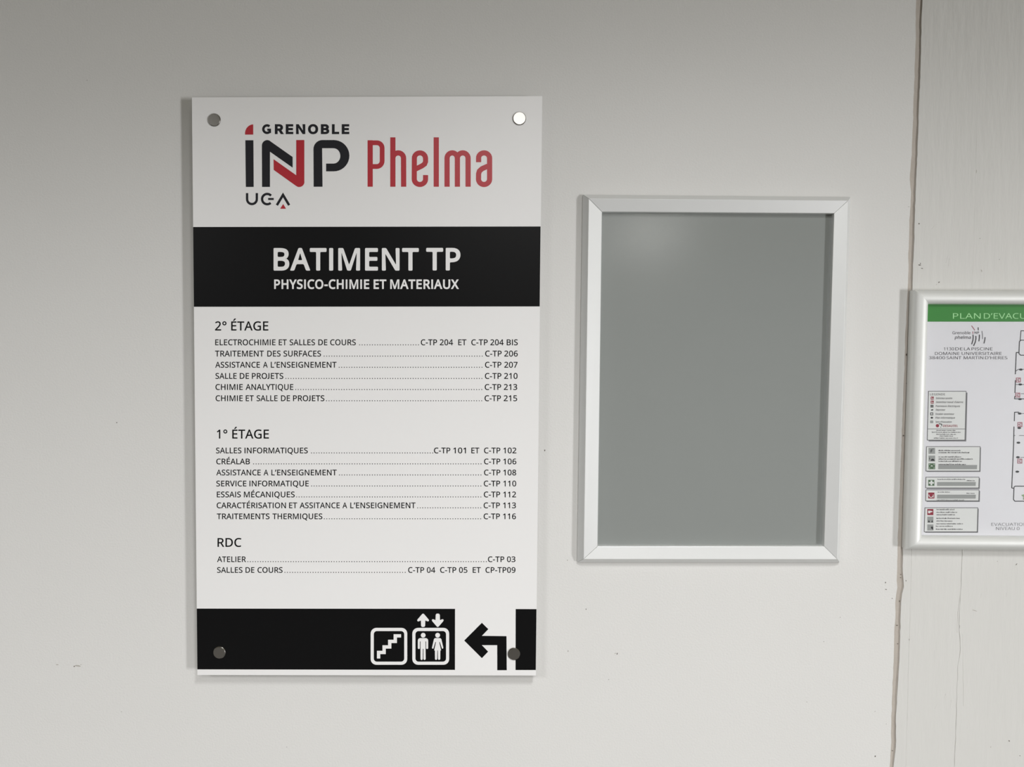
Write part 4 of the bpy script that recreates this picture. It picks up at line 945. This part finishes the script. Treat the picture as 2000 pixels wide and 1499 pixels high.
# instruction boxes
ev = info_box(1809.6, 873.0, 1914.4, 920.6, -1.0, 1.6)
a = Art()
for x0, x1, y in ((1833, 1877, 881.6), (1833, 1893.6, 885.6), (1833, 1877, 894.0), (1833, 1900, 898.2), (1833, 1878.6, 902.6), (1833, 1886, 908.6)):
    fine_print(a, x0, x1, y, 2.6)
a.build('instruction_lettering', M_INK, ev, K3)
a = Art()
a.quad([(1832.8, 908.8), (1908.6, 908.8), (1908.0, 917.0), (1832.6, 917.0)])
a.build('blank_field', M_SHADE, ev, K3 - 0.00002)
for y, m1, m2 in ((875.4, M_SHADE, M_INKD), (890.4, M_SHADE, M_INKD), (905.4, M_INKG, M_BOX)):
    a = Art()
    a.rect(1813.6, y, 1826.4, y + 11.6)
    ic = a.build('instruction_icon', m1, ev, K3)
    a = Art()
    if y < 880:
        a.stroke([(1818.2, y + 9), (1818.8, y + 3)], 1.3)
        a.stroke([(1818.8, y + 3), (1823.8, y + 2)], 0.9)
        a.stroke([(1819, y + 6), (1822, y + 5)], 0.9)
    elif y < 900:
        a.fill([arc(1821.6, y + 10.2, 3.8, 4.0, 180, 360, 10)])
        a.stroke([(1815.4, y + 4), (1815.8, y + 8)], 1.0)
    else:
        a.fill([[(1819.8, y + 3.6), (1822.4, y + 6.0), (1817.4, y + 6.0)]])
        for dx, dy in ((2, 2), (10.6, 2), (2, 9.4), (10.6, 9.4)):
            a.disc(1813.6 + dx, y + dy, 0.8, 8)
    a.build('icon_mark', m2, ic, K3 + 0.00005)

for (y0, y1, m1, kind) in ((932.6, 953.6, M_INKG, 0), (957.4, 978.8, M_INKR, 1)):
    bx = info_box(1808.6, y0, 1912.2, y1, -0.6, 2.0)
    a = Art()
    fine_print(a, 1831, 1886 if kind == 0 else 1857, y0 + 5.4, 2.6)
    if kind == 1:
        fine_print(a, 1829.6, 1883, y1 - 0.8, 2.0)
    a.build('instruction_lettering', M_INKL, bx, K3)
    a = Art()
    fine_print(a, 1888, 1904, y0 + 7.6, 2.0)
    a.build('instruction_lettering', M_INKD, bx, K3)
    a = Art()
    a.quad([(1830.6, y0 + 9.4), (1906.0, y0 + 9.4), (1905.6, y0 + 17.0), (1830.2, y0 + 17.0)])
    a.build('blank_field', M_SHADE, bx, K3)
    a = Art()
    a.rect(1813.0, y0 + 5.2, 1825.0, y0 + 16.8)
    ic = a.build('instruction_icon', m1, bx, K3)
    a = Art()
    if kind == 0:
        a.rect(1817.6, y0 + 6.4, 1820.8, y0 + 15.8)
        a.rect(1814.2, y0 + 9.4, 1824.0, y0 + 12.6)
    else:
        a.stroke(arc(1818.4, y0 + 10.6, 3.9, 4.0, 200, 20, 10), 1.3)
        a.stroke([(1822.8, y0 + 9), (1822.8, y0 + 15)], 1.0)
    a.build('icon_mark', M_BOX, ic, K3 + 0.00005)

fb = info_box(1806.6, 992.4, 1909.8, 1039.4, -1.4, 1.8)
a = Art()
for x0, x1, y in ((1829, 1865, 996.8), (1829, 1869.6, 1002.2), (1829, 1865, 1007.0), (1829, 1874, 1014.0), (1829, 1860, 1019.2), (1828.6, 1881.6, 1024.6), (1828, 1861, 1029.4), (1828, 1880.6, 1035.4)):
    fine_print(a, x0, x1, y, 2.4)
a.build('instruction_lettering', M_INK, fb, K3)
for y, m1, m2 in ((994.8, M_INKR, M_BOX), (1009.8, M_SHADE, M_INKD), (1025.0, M_SHADE, M_INKD)):
    a = Art()
    a.rect(1811.2, y, 1823.0, y + 11.8)
    ic = a.build('instruction_icon', m1, fb, K3)
    a = Art()
    if y < 1000:
        a.quad([(1812.6, y + 3.2), (1816, y + 3.2), (1821.4, y + 4.2), (1820.8, y + 6.2), (1817.4, y + 6.4), (1816.6, y + 8.4), (1812.8, y + 8.2)])
    elif y < 1020:
        a.quad([(1812.4, y + 11), (1814, y + 6.2), (1816.6, y + 10.8)])
        a.quad([(1818.6, y + 10.8), (1821, y + 6.2), (1822, y + 11)])
    else:
        a.quad([(1818.6, y + 4.2), (1822.4, y + 4.2), (1822.6, y + 10.6), (1818.2, y + 7.4)])
    a.build('icon_mark', m2, ic, K3 + 0.00005)

# the floor plan itself
B = 1600.0
a = Art()
for pts, w in (([(2300, 646.4), (1994.2, 646.4), (1992.6, 664.8), (2300, 664.8)], 1.4), ([(2300, 694.2), (1993.4, 694.2), (1990.2, 690.8), (1991.2, 667.6), (1994, 664.8)], 1.6), ([(1990, 688.8), (1985.0, 689.0), (1983.2, 731.4)], 1.6),
               ([(1983.4, 743.0), (1982.4, 768.0)], 1.6), ([(1982.2, 774.0), (1981.8, 779.4), (2300, 780.4)], 1.5), ([(1984, 751.6), (2300, 751.6)], 0.9), ([(1994, 769.4), (2300, 769.4)], 0.8),
               ([(1990, 805.4), (1981.8, 805.6), (1981.2, 823.0)], 1.5), ([(1980.6, 833.6), (1979.8, 870), (1976.2, 953.4), (1979.6, 954.6)], 1.6), ([(1990, 808.2), (2300, 808.4)], 0.8), ([(1990.4, 851.2), (2300, 851.4)], 0.8), ([(1980, 851.0), (1983, 851.2)], 0.9),
               ([(1993, 893.8), (2300, 894)], 0.8), ([(2300, 950.2), (1982.8, 950.2), (1980.6, 952.2), (1979.6, 976.4), (1982.4, 979.6), (2300, 979.6)], 1.6), ([(1984, 725.2), (1989, 721.8), (1994, 721.6)], 1.0), ([(1994, 721.8), (2300, 722.0)], 0.9),
               ([(2300, 646), (2300, 980)], 1.6), ([(2120, 694), (2120, 950)], 1.0), ([(2160, 694), (2160, 950)], 1.0)):
    a.stroke(pts, w)
for x, y in ((1994, 722.2), (1992.8, 751.4), (1992.2, 780.0), (1991.6, 808.2), (1990.8, 836.4), (1989.2, 865.2), (1988.2, 893.6), (1987.0, 921.8)):
    a.fill([arc(x, y, 3.6, 2.0, 0, 342, 18)])
a.build('plan_drawing', M_INKD, paper, K1)
a = Art()
for x, y in ((1984.6, 738.0), (1983.4, 767.4), (1987.6, 825.0), (1987.4, 896.4)):
    a = Art()
    a.fill([[(x, y), (x + 9.4, y), (x + 9.2, y + 9.4), (x - 0.2, y + 9.4)], [(x + 1.4, y + 1.4), (x + 4.4, y + 1.4), (x + 4.4, y + 4), (x + 1.4, y + 4)], [(x + 5.4, y + 2.4), (x + 7.8, y + 2.4), (x + 7.8, y + 7.4), (x + 5.6, y + 7.4)], [(x + 1.4, y + 5.4), (x + 4.2, y + 5.4), (x + 4.2, y + 8), (x + 1.4, y + 8)]])
    a.build('plan_symbol', M_INKP, paper, K2)
a = Art()
a.quad([(1994.6, 967.6), (2004, 965), (2004, 976), (1998, 976.6), (1999.2, 971.4)])
a.build('plan_symbol', M_LEAF, paper, K2)
